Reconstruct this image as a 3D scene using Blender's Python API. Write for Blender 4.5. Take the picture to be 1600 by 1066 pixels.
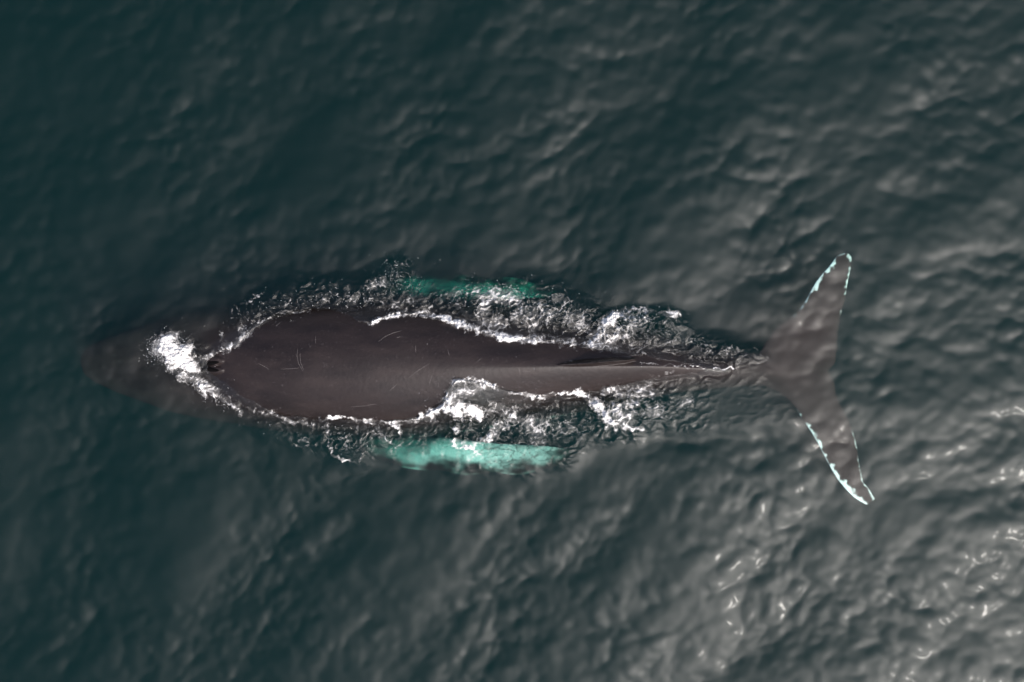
import bpy, bmesh, math
import numpy as np
from mathutils import Vector

for o in list(bpy.data.objects):
    bpy.data.objects.remove(o)
SC = bpy.context.scene
COL = SC.collection
R = math.radians

# ------------------------------------------------------------------ camera
CAM_H = 18.0            # metres above the sea
PXM = 90.0              # photo pixels per metre at sea level
cam = bpy.data.cameras.new('camera')
cam.sensor_width = 36.0
cam.lens = 36.0 * CAM_H / (1600.0 / PXM)
cam.clip_start = 0.1
cam.clip_end = 6000.0
cam_o = bpy.data.objects.new('camera', cam)
cam_o.location = (0, 0, CAM_H)
cam_o.rotation_euler = (0, 0, 0)
COL.objects.link(cam_o)
SC.camera = cam_o

# ------------------------------------------------------------------ light
SUN_EL, SUN_AZ = R(52.5), R(128)          # azimuth clockwise from +Y
world = bpy.data.worlds.new('World')
SC.world = world
world.use_nodes = True
wn = world.node_tree.nodes
sky = wn.new('ShaderNodeTexSky')
sky.sky_type = 'NISHITA'
sky.sun_disc = False
sky.sun_elevation = SUN_EL
sky.sun_rotation = SUN_AZ
sky.dust_density = 10.0
sky.air_density = 1.0
sky.ozone_density = 6.0
world.node_tree.links.new(sky.outputs[0], wn['Background'].inputs[0])
wn['Background'].inputs[1].default_value = 0.15
sl = bpy.data.lights.new('sun', 'SUN')
sl.energy = 2.0
sl.angle = R(0.53)
sl.color = (1.0, 0.94, 0.87)
sun_o = bpy.data.objects.new('sun', sl)
sdir = Vector((math.sin(SUN_AZ) * math.cos(SUN_EL), math.cos(SUN_AZ) * math.cos(SUN_EL), math.sin(SUN_EL)))
sun_o.rotation_euler = sdir.to_track_quat('Z', 'Y').to_euler()
sun_o.location = sdir * 30
COL.objects.link(sun_o)
vs = SC.view_settings
vs.view_transform = 'Standard'
vs.look = 'None'
vs.exposure = 0.65
vs.gamma = 1.0
vs.use_curve_mapping = False
SC.render.engine = 'CYCLES'
cy = SC.cycles
cy.use_denoising = True
cy.use_adaptive_sampling = False
cy.denoising_input_passes = 'RGB'
cy.volume_bounces = 0
cy.max_bounces = 3
cy.diffuse_bounces = 1
cy.glossy_bounces = 1
cy.transparent_max_bounces = 24
cy.caustics_reflective = False
cy.caustics_refractive = False

# ------------------------------------------------------------------ numpy helpers
rng = np.random.default_rng(11)
_P = np.concatenate([rng.permutation(256)] * 3)
_G = np.stack([np.cos(np.arange(256) * 2.399963), np.sin(np.arange(256) * 2.399963)], 1)


def perlin(x, y, seed=0):
    x = np.asarray(x, float) + seed * 17.37
    y = np.asarray(y, float) + seed * 9.71
    xi = np.floor(x).astype(int); yi = np.floor(y).astype(int)
    xf = x - xi; yf = y - yi
    xi &= 255; yi &= 255
    u = xf ** 3 * (xf * (xf * 6 - 15) + 10)
    v = yf ** 3 * (yf * (yf * 6 - 15) + 10)
    def g(ix, iy, dx, dy):
        h = _P[_P[ix & 255] + (iy & 255)]
        return _G[h, 0] * dx + _G[h, 1] * dy
    a = g(xi, yi, xf, yf); b = g(xi + 1, yi, xf - 1, yf)
    c = g(xi, yi + 1, xf, yf - 1); d = g(xi + 1, yi + 1, xf - 1, yf - 1)
    return ((a + (b - a) * u) * (1 - v) + (c + (d - c) * u) * v) * 1.5


def fbm(x, y, seed=0, octv=4, gain=0.5):
    s = 0; a = 1; t = 0
    for i in range(octv):
        s = s + a * perlin(x * 2 ** i, y * 2 ** i, seed + i * 3)
        t += a; a *= gain
    return s / t


def sstep(a, b, x):
    t = np.clip((x - a) / (b - a), 0, 1)
    return t * t * (3 - 2 * t)


def catrom(xs, ys, x):
    """smooth interpolation through stations (monotone cubic)"""
    xs = np.asarray(xs, float); ys = np.asarray(ys, float)
    h = np.diff(xs); d = np.diff(ys) / h
    m = np.zeros_like(ys)
    m[1:-1] = np.where(d[:-1] * d[1:] > 0, 2 * d[:-1] * d[1:] / (d[:-1] + d[1:] + 1e-12), 0)
    m[0] = d[0]; m[-1] = d[-1]
    x = np.clip(x, xs[0], xs[-1])
    i = np.clip(np.searchsorted(xs, x) - 1, 0, len(h) - 1)
    t = (x - xs[i]) / h[i]
    return ((2 * t**3 - 3 * t**2 + 1) * ys[i] + (t**3 - 2 * t**2 + t) * h[i] * m[i]
            + (-2 * t**3 + 3 * t**2) * ys[i + 1] + (t**3 - t**2) * h[i] * m[i + 1])


def WX(px, z=0.0):
    return (px - 800.0) / PXM * (CAM_H - z) / CAM_H


def WY(py, z=0.0):
    return (533.0 - py) / PXM * (CAM_H - z) / CAM_H


def in_poly(px, py, poly):
    inside = np.zeros(px.shape, bool)
    n = len(poly)
    for i in range(n):
        x1, y1 = poly[i]; x2, y2 = poly[(i + 1) % n]
        if y1 == y2:
            continue
        c = ((y1 > py) != (y2 > py)) & (px < (x2 - x1) * (py - y1) / (y2 - y1) + x1)
        inside ^= c
    return inside


# a map of the sea surface around the whale, one cell per 1.11 cm
MX0, MY0, MW, MH = 80, 330, 1360, 520


def blur(a, s):
    fx = np.fft.rfftfreq(a.shape[1]); fy = np.fft.fftfreq(a.shape[0])
    k = np.exp(-2 * (math.pi * s) ** 2 * (fx[None, :] ** 2 + fy[:, None] ** 2))
    return np.fft.irfft2(np.fft.rfft2(a) * k, a.shape)


def sample(a, px, py):
    x = np.clip(px - MX0, 0, MW - 1.001); y = np.clip(py - MY0, 0, MH - 1.001)
    i = x.astype(int); j = y.astype(int); fx = x - i; fy = y - j
    return (a[j, i] * (1 - fx) + a[j, i + 1] * fx) * (1 - fy) + (a[j + 1, i] * (1 - fx) + a[j + 1, i + 1] * fx) * fy


GX, GY = np.meshgrid(np.arange(MW) + MX0, np.arange(MH) + MY0)
GX = GX.astype(float); GY = GY.astype(float)


def mesh_from(name, verts, faces, mat=None, parent=None, smooth=True):
    me = bpy.data.meshes.new(name)
    verts = np.asarray(verts, np.float32); faces = np.asarray(faces, np.int32)
    nv, nf, k = len(verts), len(faces), faces.shape[1]
    me.vertices.add(nv); me.vertices.foreach_set('co', verts.ravel())
    me.loops.add(nf * k); me.loops.foreach_set('vertex_index', faces.ravel())
    me.polygons.add(nf)
    me.polygons.foreach_set('loop_start', np.arange(nf, dtype=np.int32) * k)
    me.polygons.foreach_set('loop_total', np.full(nf, k, np.int32))
    me.polygons.foreach_set('use_smooth', np.full(nf, smooth, bool))
    me.update(calc_edges=True)
    o = bpy.data.objects.new(name, me)
    COL.objects.link(o)
    if mat: me.materials.append(mat)
    if parent: o.parent = parent
    return o


def attr(o, name, vals):
    a = o.data.attributes.new(name, 'FLOAT', 'POINT')
    a.data.foreach_set('value', np.asarray(vals, np.float32))


def grid_faces(ny, nx):
    i = np.arange((ny - 1) * (nx - 1)); r = i // (nx - 1); c = i % (nx - 1); a = r * nx + c
    return np.stack([a, a + 1, a + nx + 1, a + nx], 1)


# ------------------------------------------------------------------ materials
def new_mat(name):
    m = bpy.data.materials.new(name); m.use_nodes = True
    m.node_tree.nodes.clear()
    return m, m.node_tree.nodes, m.node_tree.links


def math_node(n, l, op, a, b=None, clamp=False):
    k = n.new('ShaderNodeMath'); k.operation = op; k.use_clamp = clamp
    for s, v in ((0, a), (1, b)):
        if v is None: continue
        if isinstance(v, (int, float)): k.inputs[s].default_value = v
        else: l.new(v, k.inputs[s])
    return k.outputs[0]


def water_material():
    m, n, l = new_mat('sea_water')
    out = n.new('ShaderNodeOutputMaterial')
    geo = n.new('ShaderNodeTexCoord')
    nz = n.new('ShaderNodeTexNoise'); nz.inputs['Scale'].default_value = 7.0; nz.inputs['Detail'].default_value = 1.0
    l.new(geo.outputs['Object'], nz.inputs['Vector'])
    bp = n.new('ShaderNodeBump'); bp.inputs['Strength'].default_value = 0.10; bp.inputs['Distance'].default_value = 0.02
    l.new(nz.outputs[0], bp.inputs['Height'])
    lw = n.new('ShaderNodeLayerWeight'); lw.inputs['Blend'].default_value = 0.5
    l.new(bp.outputs[0], lw.inputs['Normal'])
    f = math_node(n, l, 'POWER', lw.outputs['Facing'], 5.0)
    f = math_node(n, l, 'MULTIPLY', f, 0.98)
    f = math_node(n, l, 'ADD', f, 0.02)
    tr = n.new('ShaderNodeBsdfTransparent')
    # broad sheen from unresolved ripples plus a sharper lobe for the glints
    gl = n.new('ShaderNodeMixShader'); gl.inputs[0].default_value = 0.06
    for i_, ro in ((1, 0.44), (2, 0.14)):
        g = n.new('ShaderNodeBsdfGlossy'); g.inputs['Roughness'].default_value = ro
        l.new(bp.outputs[0], g.inputs['Normal']); l.new(g.outputs[0], gl.inputs[i_])
    mx = n.new('ShaderNodeMixShader')
    l.new(f, mx.inputs[0]); l.new(tr.outputs[0], mx.inputs[1]); l.new(gl.outputs[0], mx.inputs[2])
    l.new(mx.outputs[0], out.inputs['Surface'])
    # sigma_s, sigma_a per metre
    ss = (0.0022, 0.0155, 0.0205); sa = (0.95, 0.28, 0.40)
    sc = n.new('ShaderNodeVolumeScatter'); d = max(ss)
    sc.inputs['Color'].default_value = (*[v / d for v in ss], 1); sc.inputs['Density'].default_value = d
    ab = n.new('ShaderNodeVolumeAbsorption'); d = max(sa) * 1.02
    ab.inputs['Color'].default_value = (*[1 - v / d for v in sa], 1); ab.inputs['Density'].default_value = d
    ad = n.new('ShaderNodeAddShader')
    l.new(sc.outputs[0], ad.inputs[0]); l.new(ab.outputs[0], ad.inputs[1])
    l.new(ad.outputs[0], out.inputs['Volume'])
    return m


def skin_material():
    m, n, l = new_mat('whale_skin')
    out = n.new('ShaderNodeOutputMaterial')
    b = n.new('ShaderNodeBsdfPrincipled')
    tc = n.new('ShaderNodeTexCoord')
    mp = n.new('ShaderNodeMapping'); mp.inputs['Scale'].default_value = (0.6, 2.0, 2.0)
    l.new(tc.outputs['Object'], mp.inputs[0])
    n1 = n.new('ShaderNodeTexNoise'); n1.inputs['Scale'].default_value = 1.6; n1.inputs['Detail'].default_value = 7; n1.inputs['Roughness'].default_value = 0.62
    l.new(mp.outputs[0], n1.inputs['Vector'])
    cr = n.new('ShaderNodeValToRGB')
    cr.color_ramp.elements[0].position = 0.3; cr.color_ramp.elements[0].color = (0.0072, 0.0043, 0.0037, 1)
    cr.color_ramp.elements[1].position = 0.75; cr.color_ramp.elements[1].color = (0.0215, 0.0137, 0.0118, 1)
    l.new(n1.outputs[0], cr.inputs[0])
    # fine pale flecks
    n2 = n.new('ShaderNodeTexNoise'); n2.inputs['Scale'].default_value = 26; n2.inputs['Detail'].default_value = 4
    l.new(tc.outputs['Object'], n2.inputs['Vector'])
    fl = math_node(n, l, 'SUBTRACT', n2.outputs[0], 0.62)
    fl = math_node(n, l, 'MULTIPLY', fl, 3.0, True)
    mx = n.new('ShaderNodeMix'); mx.data_type = 'RGBA'
    l.new(fl, mx.inputs['Factor']); l.new(cr.outputs[0], mx.inputs['A']); mx.inputs['B'].default_value = (0.07, 0.06, 0.058, 1)
    # white flippers and fluke edges
    at = n.new('ShaderNodeAttribute'); at.attribute_name = 'white'
    m2 = n.new('ShaderNodeMix'); m2.data_type = 'RGBA'
    af = n.new('ShaderNodeAttribute'); af.attribute_name = 'fluke'
    m3 = n.new('ShaderNodeMix'); m3.data_type = 'RGBA'
    l.new(af.outputs['Fac'], m3.inputs['Factor']); l.new(mx.outputs['Result'], m3.inputs['A']); m3.inputs['B'].default_value = (0.029, 0.0185, 0.0165, 1)
    l.new(at.outputs['Fac'], m2.inputs['Factor']); l.new(m3.outputs['Result'], m2.inputs['A']); m2.inputs['B'].default_value = (0.78, 0.79, 0.75, 1)
    l.new(m2.outputs['Result'], b.inputs['Base Color'])
    ro = n.new('ShaderNodeMapRange'); ro.inputs['To Min'].default_value = 0.40; ro.inputs['To Max'].default_value = 0.58
    l.new(n1.outputs[0], ro.inputs[0]); l.new(ro.outputs[0], b.inputs['Roughness'])
    bp = n.new('ShaderNodeBump'); bp.inputs['Strength'].default_value = 0.35; bp.inputs['Distance'].default_value = 0.012
    n3 = n.new('ShaderNodeTexNoise'); n3.inputs['Scale'].default_value = 14; n3.inputs['Detail'].default_value = 5
    l.new(tc.outputs['Object'], n3.inputs['Vector']); l.new(n3.outputs[0], bp.inputs['Height'])
    l.new(bp.outputs[0], b.inputs['Normal'])
    # skin only shines where it is wet in air; under water its refractive index is nearly matched
    ge = n.new('ShaderNodeNewGeometry'); sx = n.new('ShaderNodeSeparateXYZ'); l.new(ge.outputs['Position'], sx.inputs[0])
    mr = n.new('ShaderNodeMapRange'); mr.inputs['From Min'].default_value = -0.03; mr.inputs['From Max'].default_value = 0.03
    mr.inputs['To Min'].default_value = 0.02; mr.inputs['To Max'].default_value = 0.33
    l.new(sx.outputs['Z'], mr.inputs[0]); l.new(mr.outputs[0], b.inputs['Specular IOR Level'])
    l.new(b.outputs[0], out.inputs[0])
    return m


def plain_material(name, col, rough=0.5, grain=0.25, scale=40, spec=0.5):
    m, n, l = new_mat(name)
    out = n.new('ShaderNodeOutputMaterial'); b = n.new('ShaderNodeBsdfPrincipled')
    tc = n.new('ShaderNodeTexCoord'); nz = n.new('ShaderNodeTexNoise'); nz.inputs['Scale'].default_value = scale
    l.new(tc.outputs['Object'], nz.inputs['Vector'])
    mx = n.new('ShaderNodeMix'); mx.data_type = 'RGBA'
    l.new(nz.outputs[0], mx.inputs['Factor'])
    mx.inputs['A'].default_value = (*[c * (1 - grain) for c in col], 1); mx.inputs['B'].default_value = (*[min(1, c * (1 + grain)) for c in col], 1)
    l.new(mx.outputs['Result'], b.inputs['Base Color']); b.inputs['Roughness'].default_value = rough; b.inputs['Specular IOR Level'].default_value = spec
    l.new(b.outputs[0], out.inputs[0])
    return m


def foam_material():
    m, n, l = new_mat('sea_foam')
    out = n.new('ShaderNodeOutputMaterial')
    df = n.new('ShaderNodeBsdfDiffuse'); df.inputs['Color'].default_value = (0.78, 0.755, 0.725, 1)
    tl = n.new('ShaderNodeBsdfTranslucent'); tl.inputs['Color'].default_value = (0.78, 0.755, 0.725, 1)
    tr = n.new('ShaderNodeBsdfTransparent')
    m1 = n.new('ShaderNodeMixShader'); m1.inputs[0].default_value = 0.22
    l.new(df.outputs[0], m1.inputs[1]); l.new(tl.outputs[0], m1.inputs[2])
    at = n.new('ShaderNodeAttribute'); at.attribute_name = 'foam'
    m2 = n.new('ShaderNodeMixShader')
    l.new(at.outputs['Fac'], m2.inputs[0]); l.new(tr.outputs[0], m2.inputs[1]); l.new(m1.outputs[0], m2.inputs[2])
    l.new(m2.outputs[0], out.inputs[0])
    return m


M_WATER = water_material()
M_SKIN = skin_material()
M_SCAR = plain_material('pale_scar', (0.085, 0.072, 0.067), 0.5)
M_SLIT = plain_material('blowhole_black', (0.004, 0.0035, 0.0035), 0.8, spec=0.03)  # shineless black painted for the shade inside the openings
M_FOAM = foam_material()
M_DROP = plain_material('spray_white', (0.84, 0.83, 0.82), 0.5, 0.04)

# ------------------------------------------------------------------ whale body profile (photo pixels along the back, metres in height)
ST = np.array([
    # px   yc   halfw  ztop   hup   hdown  p
    [106, 567,   2, -0.50, 0.02, 0.05, 2.0],
    [114, 567,  20, -0.40, 0.10, 0.16, 2.0],
    [145, 568,  38, -0.30, 0.18, 0.35, 2.2],
    [195, 569,  57, -0.22, 0.28, 0.60, 2.3],
    [260, 571,  78, -0.13, 0.42, 0.90, 2.3],
    [310, 571,  90, -0.05, 0.65, 1.10, 2.3],
    [345, 571,  97,  0.08, 0.95, 1.20, 2.1],
    [400, 571, 108,  0.28, 1.30, 1.30, 2.0],
    [500, 571, 118,  0.46, 1.50, 1.40, 2.0],
    [600, 573, 118,  0.53, 1.50, 1.35, 2.0],
    [700, 573, 110,  0.54, 1.40, 1.25, 1.75],
    [800, 573,  97,  0.50, 1.25, 1.10, 1.5],
    [900, 572,  78,  0.42, 1.0, 0.95, 1.38],
    [1000, 572, 56,  0.28, 0.75, 0.80, 1.3],
    [1080, 575, 39,  0.12, 0.55, 0.60, 1.3],
    [1120, 577, 33,  0.03, 0.45, 0.50, 1.5],
    [1160, 578, 28, -0.06, 0.34, 0.40, 1.7],
    [1200, 579, 25, -0.11, 0.22, 0.26, 2.0],
    [1250, 580, 24, -0.16, 0.10, 0.12, 2.0],
    [1285, 580, 16, -0.20, 0.05, 0.06, 2.0],
])


def body_par(px):
    return [catrom(ST[:, 0], ST[:, k], px) for k in range(1, 7)]


def body_top(px, py):
    """height of the whale's back under a photo point at sea level (very low where there is no whale)"""
    yc, w, zt, hu, hd, p = body_par(px)
    d = np.abs(py - yc) / w
    z = zt - hu + hu * np.clip(1 - np.clip(d, 0, 1) ** p, 0, 1) ** (1 / p)
    z = z - np.clip(d - 1, 0, None) * 6.0
    z = np.where((px < ST[0, 0]) | (px > ST[-1, 0]), -3.0, z)
    return np.maximum(z, -3.0)


# ------------------------------------------------------------------ the sea surface
# random ocean tile (wind sea, 24 m, spectral synthesis with pointed crests)
TN, TL = 1024, 26.0


def ocean_tile():
    r = np.random.default_rng(5)
    kx = np.fft.fftfreq(TN, TL / TN) * 2 * math.pi
    KX, KY = np.meshgrid(kx, kx)
    K = np.hypot(KX, KY); K[0, 0] = 1e9
    lam = 2 * math.pi / K
    def band(l0, width, wind, spread, slope, iso=0.25):
        th = np.arctan2(KY, KX)
        dirw = iso + np.abs(np.cos(th - wind)) ** spread
        A = np.exp(-0.5 * (np.log(lam / l0) / width) ** 2) * dirw / K ** 2
        ph = r.normal(size=(TN, TN)) + 1j * r.normal(size=(TN, TN))
        F = A * ph; F[0, 0] = 0
        s2 = np.std(np.fft.ifft2(1j * KX * F).real) ** 2 + np.std(np.fft.ifft2(1j * KY * F).real) ** 2
        return F * slope / math.sqrt(s2)
    # crests run from lower left to upper right: waves travel towards -45 degrees
    big = band(3.4, 0.35, R(-45), 2, 0.048, .4) + band(1.1, 0.40, R(-60), 1.5, 0.050, .5)
    fine = band(0.40, 0.34, R(-80), 1.2, 0.066, .8) + band(0.20, 0.30, R(-75), 1.0, 0.036, .8)
    # gusts: the small ripples come and go over a few metres
    env = np.fft.ifft2(band(3.0, .4, 0.0, 0.0, 1.0, 1.0)).real
    env = np.clip(1 + 0.22 * env / env.std(), 0.25, 2.0)
    F = big + np.fft.fft2(np.fft.ifft2(fine).real * env)
    h = np.fft.ifft2(F).real
    dx = np.fft.ifft2(1j * KX / K * F).real
    dy = np.fft.ifft2(1j * KY / K * F).real
    return h, dx, dy


OH, ODX, ODY = ocean_tile()


def tile(a, x, y):
    u = (x / TL * TN) % TN; v = (y / TL * TN) % TN
    i = np.floor(u).astype(int); j = np.floor(v).astype(int)
    fu = u - i; fv = v - j
    def cw(t):
        return (-0.5 * t + t**2 - 0.5 * t**3, 1 - 2.5 * t**2 + 1.5 * t**3, 0.5 * t + 2 * t**2 - 1.5 * t**3, -0.5 * t**2 + 0.5 * t**3)
    wu = cw(fu); wv = cw(fv); s = 0
    for q in range(4):
        row = 0
        for p in range(4):
            row = row + wu[p] * a[(j + q - 1) % TN, (i + p - 1) % TN]
        s = s + wv[q] * row
    return s


# outline of the back that stands clear of the water (photo pixels)
EXPOSED = [(322, 566), (340, 552), (372, 540), (388, 524), (404, 511), (430, 498), (455, 489), (482, 484), (510, 483), (534, 487),
           (548, 494), (560, 503), (577, 505), (595, 498), (612, 494), (650, 493), (690, 500), (715, 508), (740, 517), (765, 524),
           (790, 530), (815, 531), (835, 532), (862, 534), (880, 540), (915, 545), (945, 549), (985, 556), (1010, 558), (1050, 563), (1080, 568), (1112, 576),
           (1085, 581), (1050, 584), (1020, 588), (990, 594), (965, 602), (940, 607), (915, 611), (890, 615), (860, 618), (830, 618),
           (806, 613), (785, 606), (768, 600), (752, 593), (735, 590), (715, 594), (703, 606), (697, 620), (688, 634), (672, 645), (650, 653), (620, 656),
           (580, 657), (540, 655), (505, 653), (470, 652), (440, 646), (415, 637), (390, 622), (365, 606), (345, 592), (330, 580)]
# outline of the churned water round the whale
CHURN = [(235, 545), (260, 520), (300, 525), (335, 545), (352, 510), (372, 480), (398, 458), (430, 446), (470, 436), (520, 434), (575, 436),
         (600, 412), (630, 402), (645, 420), (660, 436), (700, 440), (760, 440), (830, 436), (862, 446), (905, 456), (935, 470), (955, 490),
         (985, 482), (1030, 484), (1062, 490), (1075, 512), (1120, 522), (1165, 540), (1195, 555), (1205, 585), (1235, 625), (1255, 660),
         (1215, 674), (1150, 676), (1090, 680), (1040, 676), (1010, 680), (980, 696), (930, 698), (895, 714), (872, 738), (835, 744),
         (800, 736), (765, 738), (725, 744), (690, 722), (660, 724), (620, 722), (590, 715), (548, 725), (515, 712), (470, 700), (420, 690),
         (385, 664), (350, 645), (315, 612), (280, 590), (250, 575)]


def jitter(poly_px, poly_py, amp, sc, seed):
    return (poly_px + amp * fbm(poly_px / sc, poly_py / sc, seed, 3), poly_py + amp * fbm(poly_px / sc, poly_py / sc, seed + 40, 3))


jx, jy = jitter(GX, GY, 7, 26, 3)
EXP_RAW = in_poly(jx, jy, EXPOSED).astype(float)
EXP = blur(EXP_RAW, 2.2)
EXPW = blur(EXP_RAW, 14)
jx, jy = jitter(GX, GY, 14, 50, 7)
CH_RAW = in_poly(jx, jy, CHURN).astype(float)
CH = blur(CH_RAW, 7.0)
CHW = blur(CH_RAW, 16)
CHX = blur(CH_RAW, 42)
BT = body_top(GX, GY)

# thrown-up water: (px, py, radius x, radius y, height)
HUMPS = [(722, 632, 34, 34, .17), (760, 628, 40, 26, .10), (735, 690, 60, 22, .06), (820, 650, 60, 22, .06),
         (985, 505, 48, 20, .16), (1020, 500, 40, 16, .10), (945, 530, 22, 16, .10), (620, 420, 20, 16, .14), (590, 440, 30, 14, .09),
         (960, 640, 48, 24, .12), (1000, 620, 40, 20, .06), (850, 490, 70, 24, .09), (760, 480, 60, 26, .09), (420, 490, 50, 20, .07),
         (540, 690, 34, 26, .07), (620, 675, 40, 16, .05), (285, 560, 26, 24, .08), (1130, 550, 60, 14, .04), (880, 716, 26, 16, .05)]
HUMP = np.zeros_like(GX)
for hx, hy, rx, ry, hh in HUMPS:
    HUMP += hh * np.exp(-(((GX - hx) / rx) ** 2 + ((GY - hy) / ry) ** 2))

# small chop in the churned water: ridged, warped, stretched along the flow
wx = GX + 9 * fbm(GX / 30, GY / 30, 11, 3); wy = GY + 9 * fbm(GX / 30, GY / 30, 12, 3)
rid = 1 - np.abs(perlin(wx / 26, wy / 17, 21)); rid2 = 1 - np.abs(perlin(wx / 13, wy / 8.5, 22)); rid3 = perlin(wx / 6.5, wy / 5, 23)
CHOP = 0.068 * (rid - .7) + 0.025 * (rid2 - .7) + 0.005 * rid3
ROUGH = 0.45 + 0.75 * sstep(-0.25, 0.35, fbm(GX / 70, GY / 40, 31, 2))
ROUGH = ROUGH * (1 - 0.75 * sstep(1030, 1110, GX) * sstep(585, 605, GY)) * (1 - .5 * sstep(1100, 1180, GX)) * (1 - .45 * sstep(684, 706, GY)) * (1 - .35 * (1 - sstep(360, 480, GX)))

WZ_LOCAL = CH * (0.045 + CHOP * ROUGH) + (CHW - CHX) * 0.06 + HUMP * (0.6 + 0.9 * (rid2 - .5)) * CH
FADE = np.minimum(1, np.minimum(np.minimum(GX - MX0, MX0 + MW - 1 - GX), np.minimum(GY - MY0, MY0 + MH - 1 - GY)) / 60)
WZ_LOCAL *= FADE
CALM = 1 - 0.75 * CHW
# water drapes the whale outside the exposed outline and stays under its skin inside it
FILM = BT + 0.030 + CHOP * ROUGH * 0.55 + HUMP * 0.7
SUNK = BT - 0.05


def sea(X, Y):
    """surface height at world points"""
    px = X * PXM + 800; py = 533 - Y * PXM
    near = (px > MX0) & (px < MX0 + MW - 1) & (py > MY0) & (py < MY0 + MH - 1)
    z = tile(OH, X, Y)
    dx = tile(ODX, X, Y); dy = tile(ODY, X, Y)
    pn, qn = px[near], py[near]
    c = sample(CALM, pn, qn)
    zz = z[near] * c + sample(WZ_LOCAL, pn, qn)
    ch = sample(CHW, pn, qn)
    film = sample(FILM, pn, qn)
    k = 0.05
    sm = 0.5 * (zz + film + np.sqrt((zz - film) ** 2 + k * k * .2))
    film_on = sstep(0.1, 0.5, ch)
    zz = zz * (1 - film_on) + np.where(film > -0.6, sm, zz) * film_on
    e = sample(EXP, pn, qn)
    sunk = np.minimum(zz, sample(SUNK, pn, qn))
    t = sstep(0.25, 0.75, e)
    zz = zz * (1 - t) + sunk * t
    z[near] = zz
    dx[near] *= c; dy[near] *= c
    return z, dx, dy


def axis(lo, hi, core0, core1, fine, mid, far, grow=1.22):
    a = [np.arange(core0, core1, fine), np.arange(core1, hi, mid), np.arange(core0 - mid, lo, -mid)[::-1]]
    v = list(np.concatenate([a[2], a[0], a[1]]))
    s = mid
    while v[-1] < far: s *= grow; v.append(v[-1] + s)
    s = mid
    while v[0] > -far: s *= grow; v.insert(0, v[0] - s)
    return np.array(v)


ax = axis(-10.2, 10.2, WX(225), WX(1260), 0.015, 0.034, 2500)
ay = axis(-7.0, 7.0, WY(750), WY(395), 0.015, 0.034, 2500)
AX, AY = np.meshgrid(ax, ay)
Z, DX, DY = sea(AX, AY)
rr = np.maximum(np.abs(AX) - 11, np.abs(AY) - 8)
calm = np.exp(-np.clip(rr, 0, None) / 60)
Z *= calm
CHOPPY = 1.15 * (rr < 0)
ny, nx = AX.shape
top = np.stack([AX - CHOPPY * DX, AY - CHOPPY * DY, Z], -1).reshape(-1, 3)
faces = grid_faces(ny, nx)
# close the body of water with four sides and a bottom far below
x0, x1, y0, y1 = ax[0], ax[-1], ay[0], ay[-1]
base = len(top)
low = np.array([[x0, y0, -60], [x1, y0, -60], [x1, y1, -60], [x0, y1, -60]], float)
cn = [0, nx - 1, ny * nx - 1, (ny - 1) * nx]
box = [(cn[i], base + i, base + (i + 1) % 4, cn[(i + 1) % 4]) for i in range(4)] + [(base + 3, base + 2, base + 1, base)]
water = mesh_from('water', np.concatenate([top, low]), np.concatenate([faces, np.array(box)]), M_WATER)
water['kind'] = 'structure'
water['label'] = 'dark teal sea with soft grey ripples around the whale'

# ------------------------------------------------------------------ whale
whale = bpy.data.objects.new('whale', None)
whale.location = (WX(700), WY(572), 0)
COL.objects.link(whale)
whale['label'] = 'dark humpback whale swimming left at the surface with white edged tail flukes'
whale['category'] = 'whale'

V, F = [], []


def add_part(verts, quads):
    off = sum(len(v) for v in V)
    V.append(np.asarray(verts, float)); F.append(np.asarray(quads, int) + off)


def closed_loft(rings):
    n, m = len(rings), len(rings[0])
    vs_ = np.concatenate(rings)
    q = []
    for i in range(n - 1):
        for j in range(m):
            a = i * m + j; b = i * m + (j + 1) % m
            q.append((a, b, b + m, a + m))
    c0 = len(vs_); vs_ = np.concatenate([vs_, [rings[0].mean(0)], [rings[-1].mean(0)]])
    for j in range(m):
        q.append((c0, (j + 1) % m, j, j)); q.append((c0 + 1, (n - 1) * m + j, (n - 1) * m + (j + 1) % m, (n - 1) * m + (j + 1) % m))
    return vs_, q


rings = []
NS, NA = 150, 64
th = np.linspace(0, 2 * math.pi, NA, endpoint=False)
for px in np.concatenate([np.linspace(106, 145, 16), np.linspace(149, 1285, NS)]):
    yc, w, zt, hu, hd, p = [float(v) for v in body_par(np.array([px]))]
    c, s = np.cos(th), np.sin(th)
    e = np.where(s > 0, 2 / p, 2 / 2.2)
    y = np.sign(c) * np.abs(c) ** e * w
    z = np.where(s > 0, np.abs(s) ** e * hu, -np.abs(s) ** e * hd) + zt - hu
    rings.append(np.stack([np.full(NA, WX(px)), WY(yc) + y / PXM, z], 1))
add_part(*closed_loft(rings))


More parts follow.
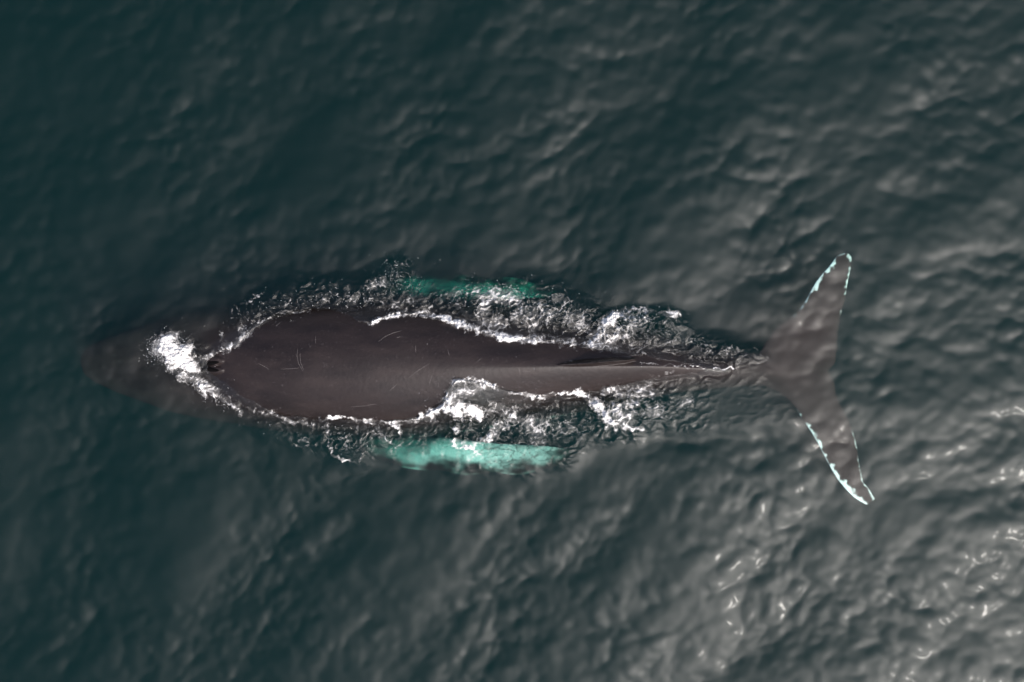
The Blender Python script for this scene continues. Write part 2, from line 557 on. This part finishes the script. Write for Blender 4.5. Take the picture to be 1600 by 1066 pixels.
def fin(lead, trail, zs, thick, nspan=60, nch=18, bumps=None):
    """wing shaped solid between a leading and a trailing edge, given in photo pixels"""
    L = np.asarray(lead, float); T = np.asarray(trail, float); zs = np.asarray(zs, float); tk = np.asarray(thick, float)
    u0 = np.linspace(0, 1, len(L)); u = np.linspace(0, 1, nspan)
    f = lambda a: catrom(u0, a, u)
    lx, ly, tx, ty, zz, tt = f(L[:, 0]), f(L[:, 1]), f(T[:, 0]), f(T[:, 1]), f(zs), f(tk)
    if bumps is not None:
        dx_, dy_ = lx - tx, ly - ty; ln = np.hypot(dx_, dy_) + 1e-6
        bb = bumps(u)
        lx = lx + dx_ / ln * bb; ly = ly + dy_ / ln * bb
    rg = []
    ca = np.linspace(0, 2 * math.pi, nch * 2, endpoint=False)
    for i in range(nspan):
        c = 0.5 - 0.5 * np.cos(ca)
        prof = np.clip(c, 0, 1) ** .5 * np.clip(1 - c, 0, 1) ** .55 * 1.9 * np.sign(np.sin(ca) + 1e-12)
        z = zz[i] + prof * tt[i] * 0.5
        rg.append(np.stack([WX(lx[i] + (tx[i] - lx[i]) * c, z), WY(ly[i] + (ty[i] - ly[i]) * c, z), z], 1))
    return closed_loft(rg)


FLUKE_L = [(1322, 394), (1308, 399), (1295, 415), (1274, 440), (1258, 469), (1243, 490), (1216, 510), (1196, 535), (1182, 558), (1176, 578),
           (1186, 598), (1214, 612), (1236, 630), (1253, 655), (1274, 688), (1291, 721), (1311, 754), (1336, 780), (1354, 790)]
FLUKE_T = [(1327, 396), (1332, 404), (1330, 420), (1326, 440), (1321, 467), (1314, 494), (1310, 520), (1308, 545), (1306, 566), (1296, 580),
           (1304, 596), (1307, 615), (1315, 634), (1328, 660), (1339, 695), (1344, 725), (1349, 750), (1360, 765), (1368, 780)]
FZ = [-.28, -.27, -.26, -.25, -.25, -.24, -.24, -.24, -.24, -.24, -.24, -.24, -.23, -.23, -.22, -.21, -.20, -.20, -.20]
FT = [.05, .06, .07, .09, .11, .13, .15, .17, .18, .18, .18, .17, .15, .13, .11, .09, .07, .06, .05]
add_part(*fin(FLUKE_L, FLUKE_T, FZ, FT, 110, 24))

tub = lambda u: 6.5 * np.abs(np.sin(u * math.pi * 6.5)) * np.sin(np.clip(u, 0, 1) * math.pi) ** .5
# flipper on the near (lower) flank, then on the far (upper) flank
FL1_L = [(520, 640), (545, 690), (575, 712), (620, 726), (680, 734), (740, 738), (800, 738), (850, 732), (884, 718), (898, 706)]
FL1_T = [(660, 630), (670, 660), (680, 674), (700, 682), (740, 688), (780, 692), (820, 694), (855, 696), (885, 700), (899, 703)]
FLZ = [-1.3, -1.2, -1.05, -.82, -.64, -.55, -.50, -.50, -.56, -.64]
FLT = [.34, .28, .23, .19, .16, .14, .12, .10, .07, .03]
add_part(*fin(FL1_L, FL1_T, FLZ, FLT, 90, 20, tub))
FL2_L = [(520, 510), (545, 462), (580, 444), (625, 436), (680, 432), (735, 432), (790, 436), (835, 442), (866, 452), (880, 462)]
FL2_T = [(660, 520), (670, 490), (680, 480), (700, 474), (740, 472), (780, 470), (818, 468), (846, 466), (868, 464), (881, 465)]
FLZ2 = [-1.75, -1.8, -1.8, -1.75, -1.7, -1.65, -1.65, -1.7, -1.75, -1.8]
add_part(*fin(FL2_L, FL2_T, FLZ2, FLT, 90, 20, tub))

# dorsal fin: small hooked blade on its long fleshy base
dr = []
for px, y, hgt, wd in [(850, 571, -.02, .07), (880, 569, .05, .08), (900, 567.5, .12, .08), (920, 566, .20, .075), (940, 564.5, .27, .065), (960, 563, .31, .055), (975, 562, .30, .045), (984, 561, .24, .03), (990, 560.5, .16, .02)]:
    zt = float(catrom(ST[:, 0], ST[:, 3], np.array([px]))[0])
    z0 = zt - 0.22
    t = np.linspace(0, math.pi, 14)
    yy = np.cos(t) * wd; zz = z0 + (hgt + .22) * np.sin(t) ** 0.55
    ring = np.concatenate([np.stack([np.full(14, WX(px)), WY(y) + yy * (1 - .75 * ((zz - z0) / (hgt + .22)) ** 2) , zz], 1)])
    dr.append(ring)
add_part(*closed_loft(dr))
# splash guard in front of the blowholes: two low lips
for s_ in (-1, 1):
    gr = []
    for q in np.linspace(0, 1, 12):
        px = 316 + 38 * q; py = 571 + s_ * (4 + 7 * q * (1.4 - q))
        zt = float(body_top(np.array([px]), np.array([py]))[0])
        r_ = 0.075 * math.sin(math.pi * (0.12 + 0.82 * q)) + .01
        gr.append(np.stack([np.full(12, WX(px)), WY(py) + r_ * np.cos(np.linspace(0, 2 * math.pi, 12, endpoint=False)), zt + r_ * .8 * np.sin(np.linspace(0, 2 * math.pi, 12, endpoint=False))], 1))
    add_part(*closed_loft(gr))
# knobs on the upper jaw
kr = np.random.default_rng(3)
knobs = [(px, 570 + kr.normal() * 1.5) for px in range(150, 300, 17)]
for s_ in (-1, 1):
    for q in np.linspace(0.05, .95, 9):
        px = 145 + 165 * q
        yc, w = [float(v) for v in body_par(np.array([px]))[:2]]
        knobs.append((px + kr.normal() * 2, yc + s_ * w * 0.78))
    for q in np.linspace(0.2, .9, 6):
        px = 145 + 165 * q
        yc, w = [float(v) for v in body_par(np.array([px]))[:2]]
        knobs.append((px + kr.normal() * 3, yc + s_ * w * 0.45))
for px, py in knobs:
    z0 = float(body_top(np.array([px]), np.array([py]))[0]); r_ = 0.026 + .012 * kr.random()
    rg = []
    for a in np.linspace(-1.4, 1.4, 7):
        t = np.linspace(0, 2 * math.pi, 8, endpoint=False)
        rg.append(np.stack([WX(px) + r_ * math.cos(a) * np.cos(t), WY(py) + r_ * math.cos(a) * np.sin(t), np.full(8, z0 + r_ * math.sin(a))], 1))
    add_part(*closed_loft(rg))

allv = np.concatenate(V); allf = np.concatenate(F)
bm = bmesh.new()
bv = [bm.verts.new(v) for v in allv]
for f in allf:
    ids = list(dict.fromkeys(int(i) for i in f))
    if len(ids) > 2:
        try: bm.faces.new([bv[i] for i in ids])
        except ValueError: pass
bmesh.ops.recalc_face_normals(bm, faces=bm.faces)
rawm = bpy.data.meshes.new('body_raw'); bm.to_mesh(rawm); bm.free()
raw = bpy.data.objects.new('body_raw', rawm); COL.objects.link(raw)
md = raw.modifiers.new('r', 'REMESH'); md.mode = 'VOXEL'; md.voxel_size = 0.017
sm_ = raw.modifiers.new('s', 'SMOOTH'); sm_.factor = 0.5; sm_.iterations = 14
dg = bpy.context.evaluated_depsgraph_get()
ev = raw.evaluated_get(dg)
bmesh_ = bpy.data.meshes.new_from_object(ev)
bpy.data.objects.remove(raw); bpy.data.meshes.remove(rawm)
bmesh_.name = 'body'
body = bpy.data.objects.new('body', bmesh_); COL.objects.link(body)
nvb = len(bmesh_.vertices)
co = np.empty(nvb * 3, np.float32); bmesh_.vertices.foreach_get('co', co); co = co.reshape(-1, 3).astype(float)
# settle the skin of the back onto its smooth profile
spx, spy = co[:, 0] * PXM + 800, 533 - co[:, 1] * PXM
tgt = body_top(spx, spy)
kw = (1 - sstep(.010, .024, np.abs(co[:, 2] - tgt))) * (spx > 150) * (spx < 1120) * (np.abs(co[:, 2] - tgt) < .03)
co[:, 2] += kw * (tgt - co[:, 2])
bmesh_.vertices.foreach_set('co', co.astype(np.float32).ravel()); bmesh_.update()
bmesh_.polygons.foreach_set('use_smooth', np.ones(len(bmesh_.polygons), bool))
bmesh_.materials.clear(); bmesh_.materials.append(M_SKIN)
# pale pigment: fluke edges and flippers, whose fade through the water is painted in
kz = CAM_H / (CAM_H - co[:, 2])
bx = co[:, 0] * kz * PXM + 800; by = 533 - co[:, 1] * kz * PXM
white = np.zeros(nvb)
yc, w = body_par(bx)[:2]
off = np.abs(by - yc) - w
fl = (bx > 520) & (bx < 910) & (co[:, 2] > -2.1) & (co[:, 2] < -.2)
poly1 = FL1_L + FL1_T[::-1]; poly2 = FL2_L + FL2_T[::-1]


def seg_dist(x, y, pts):
    d = np.full(x.shape, 1e9); tpos = np.zeros(x.shape)
    for i in range(len(pts) - 1):
        (x1, y1), (x2, y2) = pts[i], pts[i + 1]
        L2 = (x2 - x1) ** 2 + (y2 - y1) ** 2
        t = np.clip(((x - x1) * (x2 - x1) + (y - y1) * (y2 - y1)) / L2, 0, 1)
        dd = np.hypot(x - x1 - t * (x2 - x1), y - y1 - t * (y2 - y1))
        m_ = dd < d; d = np.where(m_, dd, d); tpos = np.where(m_, i + t, tpos)
    return d, tpos


dl1 = np.minimum(seg_dist(bx, by, FL1_L)[0], seg_dist(bx, by, FL2_L)[0])
wv = fbm(bx / 46 + .5 * fbm(bx / 24, by / 16, 54, 2), by / 18, 52, 4)
wf = fl * sstep(-1, 24, dl1 - 1 + 20 * fbm(bx / 44, by / 26, 56, 3)) * sstep(-8, 14, off + 9 * fbm(bx / 18, by / 12, 51, 3))
near_side = np.interp(bx, [560, 610, 650, 740, 800, 870, 905], [0, .45, .80, .76, .50, .42, .12])  # brightness as seen through the water, painted along each flipper
far_side = np.interp(bx, [590, 650, 720, 760, 830, 880], [0, .90, .80, .70, .80, .15])
wf *= np.where(by > 570, near_side, far_side)
wf *= 0.50 + 0.50 * sstep(0.32, -0.10, wv)
refract_vein = np.abs(perlin(bx / 17 + 1.2 * wv, by / 9 + .8 * wv, 55))  # dark veins of surface refraction painted into the flipper colour
wf *= 1 - .65 * sstep(.16, .02, refract_vein) * sstep(690, 790, bx)
fk = bx > 1205
dl, tl = seg_dist(bx, by, FLUKE_L); dt, tt_ = seg_dist(bx, by, FLUKE_T)
nzf = fbm(bx / 9, by / 9, 53, 4)
wide = np.interp(tl, [0, 1, 2, 4, 5, 5.6, 12.4, 13, 14, 16, 17, 18], [4, 4, 5, 5, 3, 0, 0, 3, 5.5, 7, 7, 4])
we = sstep(2.0, -2.0, dl - wide - 7 * nzf + 4 * sstep(.05, .4, fbm(bx / 30, by / 30, 58, 2))) * (wide > 0)
widt = np.interp(tt_, [0, 1, 2, 4, 5, 13, 14, 16, 17, 18], [4.5, 4.5, 2.6, 2, 0, 0, 1.4, 2.2, 3.6, 4.5])
wt = sstep(1.6, -1.6, dt - widt - 5 * nzf + 4 * sstep(-.05, .25, fbm(bx / 16, by / 16, 59, 2))) * (widt > 0)
white = np.maximum(wf, fk * np.maximum(we * .85, wt * .6))
attr(body, 'white', np.clip(white, 0, 1))
attr(body, 'fluke', sstep(1110, 1230, bx) * (0.75 + .25 * fbm(bx / 20, by / 20, 81, 4)))
body.parent = whale
body.matrix_parent_inverse = whale.matrix_world.inverted() if False else body.matrix_parent_inverse
body.location = -whale.location

# blowholes: two dark slits behind the splash guard
for s_ in (-1, 1):
    rg = []
    for q in np.linspace(0, 1, 14):
        px = 314 + 32 * q; py = 572.5 + s_ * (2.6 + 4.0 * q)
        z0 = float(body_top(np.array([px]), np.array([py]))[0])
        a = np.linspace(0, 2 * math.pi, 10, endpoint=False)
        r_ = 0.004 + 0.034 * math.sin(math.pi * q) ** .8
        rg.append(np.stack([np.full(10, WX(px)), WY(py) + r_ * np.cos(a), z0 + .062 + r_ * .5 * np.sin(a)], 1))
    v_, q_ = closed_loft(rg)
    b_ = bmesh.new(); vv = [b_.verts.new(p - np.array(whale.location)) for p in v_]
    for f in q_:
        ids = list(dict.fromkeys(f)); b_.faces.new([vv[i] for i in ids])
    me = bpy.data.meshes.new('blowhole'); b_.to_mesh(me); b_.free(); me.materials.append(M_SLIT)
    for p in me.polygons: p.use_smooth = True
    o = bpy.data.objects.new('blowhole', me); COL.objects.link(o); o.parent = whale
    o['label'] = 'black blowhole slit just behind the white burst of spray'

# pale scratches on the back, each a raised thread of scar tissue lying on the skin
from mathutils.bvhtree import BVHTree
bvh = BVHTree.FromPolygons([Vector(c) for c in co], [tuple(p.vertices) for p in bmesh_.polygons])
SCARS = [[(466, 545), (465, 556), (468, 568), (475, 580)], [(470, 552), (471, 566), (476, 578)], [(440, 577), (456, 576), (468, 575)],
         [(403, 568), (411, 572), (420, 577)], [(592, 534), (604, 525), (616, 520), (627, 517)], [(493, 526), (494, 537)],
         [(427, 509), (431, 505), (433, 503)], [(640, 590), (650, 582), (662, 574), (672, 568)], [(650, 540), (651, 551)], [(686, 598), (685, 606)],
         [(547, 636), (562, 635), (580, 634)], [(575, 632), (588, 632)], [(810, 574), (813, 585)], [(816, 580), (828, 580)],
         [(745, 566), (752, 560)], [(620, 528), (626, 526)], [(700, 546), (703, 556)], [(676, 586), (672, 600)], [(610, 610), (622, 600)]]
for sc_ in SCARS:
    pts = np.array(sc_, float); u0 = np.linspace(0, 1, len(pts)); u = np.linspace(0, 1, 12)
    xs = np.interp(u, u0, pts[:, 0]); ys = np.interp(u, u0, pts[:, 1])
    rg = []
    for i in range(12):
        h = bvh.ray_cast(Vector((WX(xs[i], .35), WY(ys[i], .35), 3)), Vector((0, 0, -1)))[0]
        if h is None: continue
        r_ = 0.0030 * math.sin(math.pi * (0.1 + .8 * u[i])) + .0008
        tx, ty = np.gradient(xs)[i], np.gradient(ys)[i]; ln = math.hypot(tx, ty)
        nx_, ny_ = ty / ln, tx / ln
        a = np.linspace(0, 2 * math.pi, 6, endpoint=False)
        p = np.stack([h.x + nx_ * r_ * np.cos(a), h.y + ny_ * r_ * np.cos(a), h.z + r_ * .7 * np.sin(a)], 1)
        rg.append(p - np.array(whale.location))
    if len(rg) < 3: continue
    v_, q_ = closed_loft(rg)
    b_ = bmesh.new(); vv = [b_.verts.new(p) for p in v_]
    for f in q_:
        ids = list(dict.fromkeys(f)); b_.faces.new([vv[i] for i in ids])
    bmesh.ops.recalc_face_normals(b_, faces=b_.faces)
    me = bpy.data.meshes.new('scratch'); b_.to_mesh(me); b_.free(); me.materials.append(M_SCAR)
    o = bpy.data.objects.new('scratch', me); COL.objects.link(o); o.parent = whale

# ------------------------------------------------------------------ foam
# lace pattern shared by all foam: thin warped filaments around open cells
FS = 0.8                                   # photo pixels per foam cell (0.9 cm)
def lace(px, py):
    ax_ = px + 10 * fbm(px / 34, py / 34, 61, 3) + 4 * fbm(px / 9, py / 9, 62, 2)
    ay_ = py + 10 * fbm(px / 34, py / 34, 63, 3) + 4 * fbm(px / 9, py / 9, 64, 2)
    ln_ = lambda n, k, q: np.clip(1 - np.abs(n) * k, 0, 1) ** q
    l1 = ln_(perlin(ax_ / 26, ay_ / 20, 65), 3.2, 1.4)
    l2 = ln_(perlin(ax_ / 13, ay_ / 11, 66), 2.6, 1.5)
    l3 = ln_(perlin(ax_ / 6, ay_ / 5.5, 68), 2.0, 1.6)
    web = np.maximum(np.maximum(l1, .85 * l2), .55 * l3)
    return web * (0.75 + .5 * perlin(px / 4, py / 4, 67))


def stroke(px, py, pts):
    """soft density along a polyline: points are (x, y, half width, density)"""
    d = np.zeros(px.shape)
    for i in range(len(pts) - 1):
        x1, y1, w1, a1 = pts[i]; x2, y2, w2, a2 = pts[i + 1]
        L2 = (x2 - x1) ** 2 + (y2 - y1) ** 2
        t = np.clip(((px - x1) * (x2 - x1) + (py - y1) * (y2 - y1)) / L2, 0, 1)
        r = np.hypot(px - x1 - t * (x2 - x1), py - y1 - t * (y2 - y1)) / (w1 + t * (w2 - w1))
        d = np.maximum(d, (a1 + t * (a2 - a1)) * np.exp(-r ** 2.4))
    return d


def make_foam(name, label, strokes, lift=0.05, cat='foam', thick=5.0, dens=1.0):
    P_ = np.concatenate([np.array(s, float) for s in strokes])
    x0, x1 = (P_[:, 0] - 2.2 * P_[:, 2]).min(), (P_[:, 0] + 2.2 * P_[:, 2]).max()
    y0, y1 = (P_[:, 1] - 2.2 * P_[:, 2]).min(), (P_[:, 1] + 2.2 * P_[:, 2]).max()
    gx, gy = np.meshgrid(np.arange(x0, x1, FS), np.arange(y0, y1, FS))
    D = np.zeros(gx.shape)
    jx_ = gx + 7 * fbm(gx / 11, gy / 11, 71, 3) + thick * fbm(gx / 34, gy / 34, 78, 2)
    jy_ = gy + 7 * fbm(gx / 11, gy / 11, 72, 3) + thick * fbm(gx / 34, gy / 34, 79, 2)
    for s in strokes:
        D = np.maximum(D, stroke(jx_, jy_, s))
    D = dens * D * np.clip(0.95 + 0.75 * fbm(gx / 24, gy / 20, 75, 3) + .25 * perlin(gx / 60, gy / 60, 76), 0.2, 1.3)
    la = lace(gx, gy)
    solid = sstep(.74, 1.2, D + .25 * fbm(gx / 12, gy / 12, 77, 3) + .12 * la)
    veil = 0.22 * sstep(.22, .85, D) * np.clip(.55 + .9 * fbm(gx / 28, gy / 20, 84, 4), 0, 1.1)
    thr = np.clip(0.95 - 0.98 * D, 0.02, 2)
    a = sstep(thr - .12, thr + .50, la) * (0.35 + .65 * sstep(.3, .9, D)) + solid + veil
    a = np.clip(a, 0, 1) * sstep(0.12, 0.34, D)
    X, Y = (gx - 800) / PXM, (533 - gy) / PXM
    z, _, _ = sea(X.ravel(), Y.ravel()); z = z.reshape(X.shape)
    z = np.maximum(z, body_top(gx, gy))
    lump = np.abs(fbm(gx / 10, gy / 10, 73, 3)) + .3 * np.abs(perlin(gx / 3.6, gy / 3.6, 74))
    z = z + 0.008 + lift * D * (0.4 + 1.0 * lump) * sstep(.5, 1.0, D) + 0.008 * lump * a
    keep_v = a > 0.03
    f = grid_faces(*gx.shape)
    kf = keep_v.ravel()[f].any(1)
    f = f[kf][:, ::-1]
    ids = np.unique(f); remap = np.zeros(gx.size, int); remap[ids] = np.arange(len(ids))
    v = np.stack([X.ravel()[ids], Y.ravel()[ids], z.ravel()[ids]], 1)
    o = mesh_from(name, v, remap[f], M_FOAM)
    attr(o, 'foam', a.ravel()[ids])
    o['kind'] = 'stuff'; o['label'] = label; o['category'] = cat
    return o


make_foam('blow_splash', 'bright white burst of spray over the whale\'s blowholes',
          [[(246, 546, 12, .75), (270, 541, 23, 1.08), (284, 556, 24, 1.35), (300, 572, 15, 1.2), (312, 580, 9, .8)],
           [(270, 572, 12, .7), (290, 585, 14, .8), (312, 597, 12, .7), (330, 608, 12, .62), (352, 624, 10, .55), (374, 640, 9, .5), (378, 650, 6, .45)],
           [(314, 600, 5, .75), (322, 618, 4, .65)], [(335, 615, 4, .75), (338, 632, 4, .6)], [(350, 625, 3, .75), (372, 638, 3, .75), (380, 648, 3, .6)]], lift=.10)
make_foam('bow_foam', 'lacy foam curving along the upper edge of the back behind the head',
          [[(308, 563, 7, .6), (330, 557, 7, .75), (352, 546, 9, .8), (376, 534, 9, .75), (398, 512, 7, .7), (425, 498, 4, .65), (455, 488, 3, .6), (500, 481, 2, .5)],
           [(345, 535, 8, .5), (355, 505, 10, .42), (375, 482, 10, .42), (398, 464, 7, .5), (414, 456, 4, .45)],
           [(380, 515, 14, .5), (410, 490, 12, .42), (450, 476, 9, .38), (500, 466, 12, .42), (545, 465, 14, .46), (590, 468, 18, .42)]], dens=0.84, lift=.03)
make_foam('flank_foam', 'foam band along the upper edge of the back beside the upper flipper',
          [[(560, 504, 3, .55), (582, 503, 4, .8), (610, 494, 4, .9), (655, 489, 6, .95), (690, 495, 7, .95), (720, 506, 8, 1.0), (750, 518, 9, 1.02), (790, 527, 9, 1.0), (830, 528, 8, .9), (880, 533, 8, .8), (925, 541, 7, .8)],
           [(715, 475, 14, .5), (742, 455, 13, .72), (760, 470, 16, .72), (752, 500, 18, .68), (785, 505, 18, .62)],
           [(760, 452, 14, .62), (800, 470, 24, .66), (830, 500, 26, .64), (870, 480, 30, .6), (905, 505, 26, .56), (925, 525, 14, .56)],
           [(580, 450, 12, .5), (592, 444, 8, .62), (612, 440, 10, .5), (628, 415, 12, .5), (645, 408, 8, .4)],
           [(565, 470, 22, .42), (620, 480, 18, .40), (690, 480, 16, .42)],
           [(640, 470, 10, .4), (690, 462, 8, .5), (725, 458, 8, .5)]], dens=0.90, lift=.05)
make_foam('plume_foam', 'foam plume breaking off the upper side of the tail stock',
          [[(918, 542, 6, .8), (932, 528, 11, .85), (945, 506, 12, .85), (968, 493, 11, .85), (1000, 485, 9, .8), (1030, 488, 8, .66), (1058, 491, 7, .72)],
           [(935, 538, 12, .7), (960, 520, 20, .62), (990, 505, 20, .6), (1030, 500, 16, .5)],
           [(950, 545, 8, .6), (990, 545, 14, .45), (1040, 540, 18, .40), (1100, 545, 20, .40), (1150, 555, 20, .38), (1190, 560, 14, .36)]], dens=0.93, lift=.07)
make_foam('breaking_splash', 'white splash breaking over the lower edge of the back above the bright flipper',
          [[(655, 652, 4, .85), (676, 645, 7, .95), (690, 634, 9, 1.05), (706, 630, 17, 1.1), (722, 640, 16, 1.1), (745, 645, 13, 1.15), (752, 652, 8, .9)],
           [(688, 632, 4, .9), (698, 612, 5, .78), (712, 597, 6, .74), (738, 590, 6, .78), (760, 598, 5, .8), (774, 604, 4, 1.0)],
           [(705, 615, 10, .62), (730, 608, 14, .66), (755, 605, 10, .66)],
           [(715, 665, 5, .7), (713, 680, 4, .6)], [(710, 692, 7, .75), (735, 698, 10, .85), (762, 685, 9, .75), (780, 668, 12, .78), (800, 652, 12, .62)],
           [(730, 712, 8, .55), (750, 710, 8, .5)],
           [(770, 640, 22, .46), (810, 650, 24, .5), (840, 668, 26, .56), (870, 668, 20, .5), (905, 680, 16, .4)],
           [(775, 604, 3, .5), (800, 614, 3, .62), (830, 618, 5, .72), (860, 618, 5, .66), (893, 613, 5, .85)],
           [(835, 692, 8, .56), (850, 690, 8, .5)]], lift=.09)
make_foam('tail_foam', 'thick foam patch along the lower side of the tail stock',
          [[(895, 612, 5, .95), (912, 617, 8, 1.0), (930, 628, 9, 1.0), (942, 645, 9, .95), (950, 660, 9, 1.0), (975, 664, 8, .9), (1002, 670, 6, .85)],
           [(940, 610, 9, .6), (965, 612, 14, .66), (990, 625, 20, .68), (975, 645, 22, .72), (960, 640, 18, .8)],
           [(1000, 612, 16, .6), (1025, 610, 14, .56), (1045, 602, 8, .44)], [(1010, 640, 18, .52), (1040, 640, 18, .42), (1075, 625, 9, .5)],
           [(1000, 592, 5, .4), (1035, 582, 5, .44), (1050, 580, 4, .4)]], lift=.06)
make_foam('side_foam', 'thin broken foam lace trailing below the lower edge of the back',
          [[(378, 636, 4, .4), (420, 645, 5, .5), (455, 658, 5, .58), (490, 664, 4, .66), (505, 670, 4, .6)],
           [(500, 656, 4, .6), (522, 652, 4, .85), (548, 654, 3, .72), (585, 659, 5, .8), (610, 662, 4, .8), (635, 657, 3, .62), (655, 652, 4, .8)],
           [(512, 664, 5, .6), (515, 690, 4, .66), (520, 706, 3, .85), (538, 718, 3.5, .9), (556, 724, 3, .7), (562, 712, 4, .5)],
           [(530, 680, 22, .42), (548, 700, 16, .44)], [(560, 668, 4, .6), (564, 690, 5, .5)],
           [(590, 668, 4, .62), (612, 690, 3, .62), (622, 697, 3, .72), (632, 688, 3, .5)], [(608, 665, 4, .8), (624, 667, 4, .8), (627, 678, 3, .62), (618, 690, 3, .5)],
           [(575, 676, 14, .44), (605, 686, 10, .5)], [(640, 660, 5, .6), (680, 655, 9, .5)], [(470, 690, 14, .36), (500, 700, 14, .34)]], dens=0.92, lift=.02)
make_foam('ridge_glint_foam', 'thin white line painted as the wet glint along the dorsal ridge, foam trailing behind',
          [[(880, 567, 1.6, .55), (915, 565.5, 2.2, .85), (950, 562.5, 2.2, .9), (980, 560, 2.4, 1.1)],  # white strips stand in for the glint on the wet fin and ridge
           [(1000, 566, 1.0, .6), (1050, 570, 1.0, .62), (1100, 574, 1.2, .7)], [(1112, 577, 2, .8), (1128, 578, 2.0, .95), (1146, 576, 1.8, .75)]], lift=.0)

# droplets thrown clear of the splashes
def droplets(name, label, spots, seed):
    r = np.random.default_rng(seed)
    t = (1 + 5 ** .5) / 2
    ov = np.array([(0, 0, 1), (1, 0, 0), (0, 1, 0), (-1, 0, 0), (0, -1, 0), (0, 0, -1)], float)
    of = np.array([(0, 1, 2), (0, 2, 3), (0, 3, 4), (0, 4, 1), (5, 2, 1), (5, 3, 2), (5, 4, 3), (5, 1, 4)])
    vs_, fs_ = [], []
    for (cx, cy_, rx, ry, n_, z0, z1, s0, s1) in spots:
        px = cx + r.normal(size=n_) * rx; py = cy_ + r.normal(size=n_) * ry
        X, Y = (px - 800) / PXM, (533 - py) / PXM
        zb, _, _ = sea(X, Y); zb = np.maximum(zb, body_top(px, py))
        z = zb + z0 + (z1 - z0) * r.random(n_) ** 2
        s = s0 + (s1 - s0) * r.random(n_) ** 3
        for i in range(n_):
            fs_.append(of + 6 * len(vs_))
            vs_.append(ov * s[i] * (0.8 + .5 * r.random(3)) + (X[i], Y[i], z[i]))
    o = mesh_from(name, np.concatenate(vs_), np.concatenate(fs_), M_DROP)
    o['kind'] = 'stuff'; o['label'] = label; o['category'] = 'spray'
    return o


droplets('blow_droplets', 'fine white droplets scattered round the burst at the blowholes',
         [(264, 546, 14, 12, 700, .02, .40, .002, .007), (248, 544, 9, 9, 160, .02, .3, .002, .006), (278, 534, 16, 7, 300, .02, .3, .002, .006),
          (300, 585, 16, 12, 140, .0, .15, .002, .006), (345, 625, 24, 14, 110, .0, .08, .002, .006)], 4)
droplets('wake_droplets', 'tiny bright droplets strewn over the foam along the whale\'s flanks',
         [(720, 625, 26, 24, 260, .0, .2, .002, .006), (760, 470, 40, 22, 240, .0, .2, .002, .006), (860, 490, 50, 26, 300, .0, .15, .002, .006),
          (985, 505, 36, 16, 320, .0, .2, .002, .006), (1060, 540, 50, 16, 130, .0, .05, .002, .005), (615, 425, 18, 16, 150, .0, .15, .002, .006),
          (540, 470, 50, 12, 170, .0, .06, .002, .006), (970, 645, 36, 22, 240, .0, .1, .002, .006), (1060, 640, 50, 20, 70, .0, .04, .002, .0045),
          (820, 665, 50, 26, 240, .0, .06, .002, .005), (560, 685, 50, 20, 200, .0, .04, .002, .005), (430, 655, 40, 12, 90, .0, .03, .002, .0045),
          (835, 606, 16, 8, 70, .0, .05, .002, .005), (420, 485, 30, 16, 110, .0, .04, .002, .005)], 8)
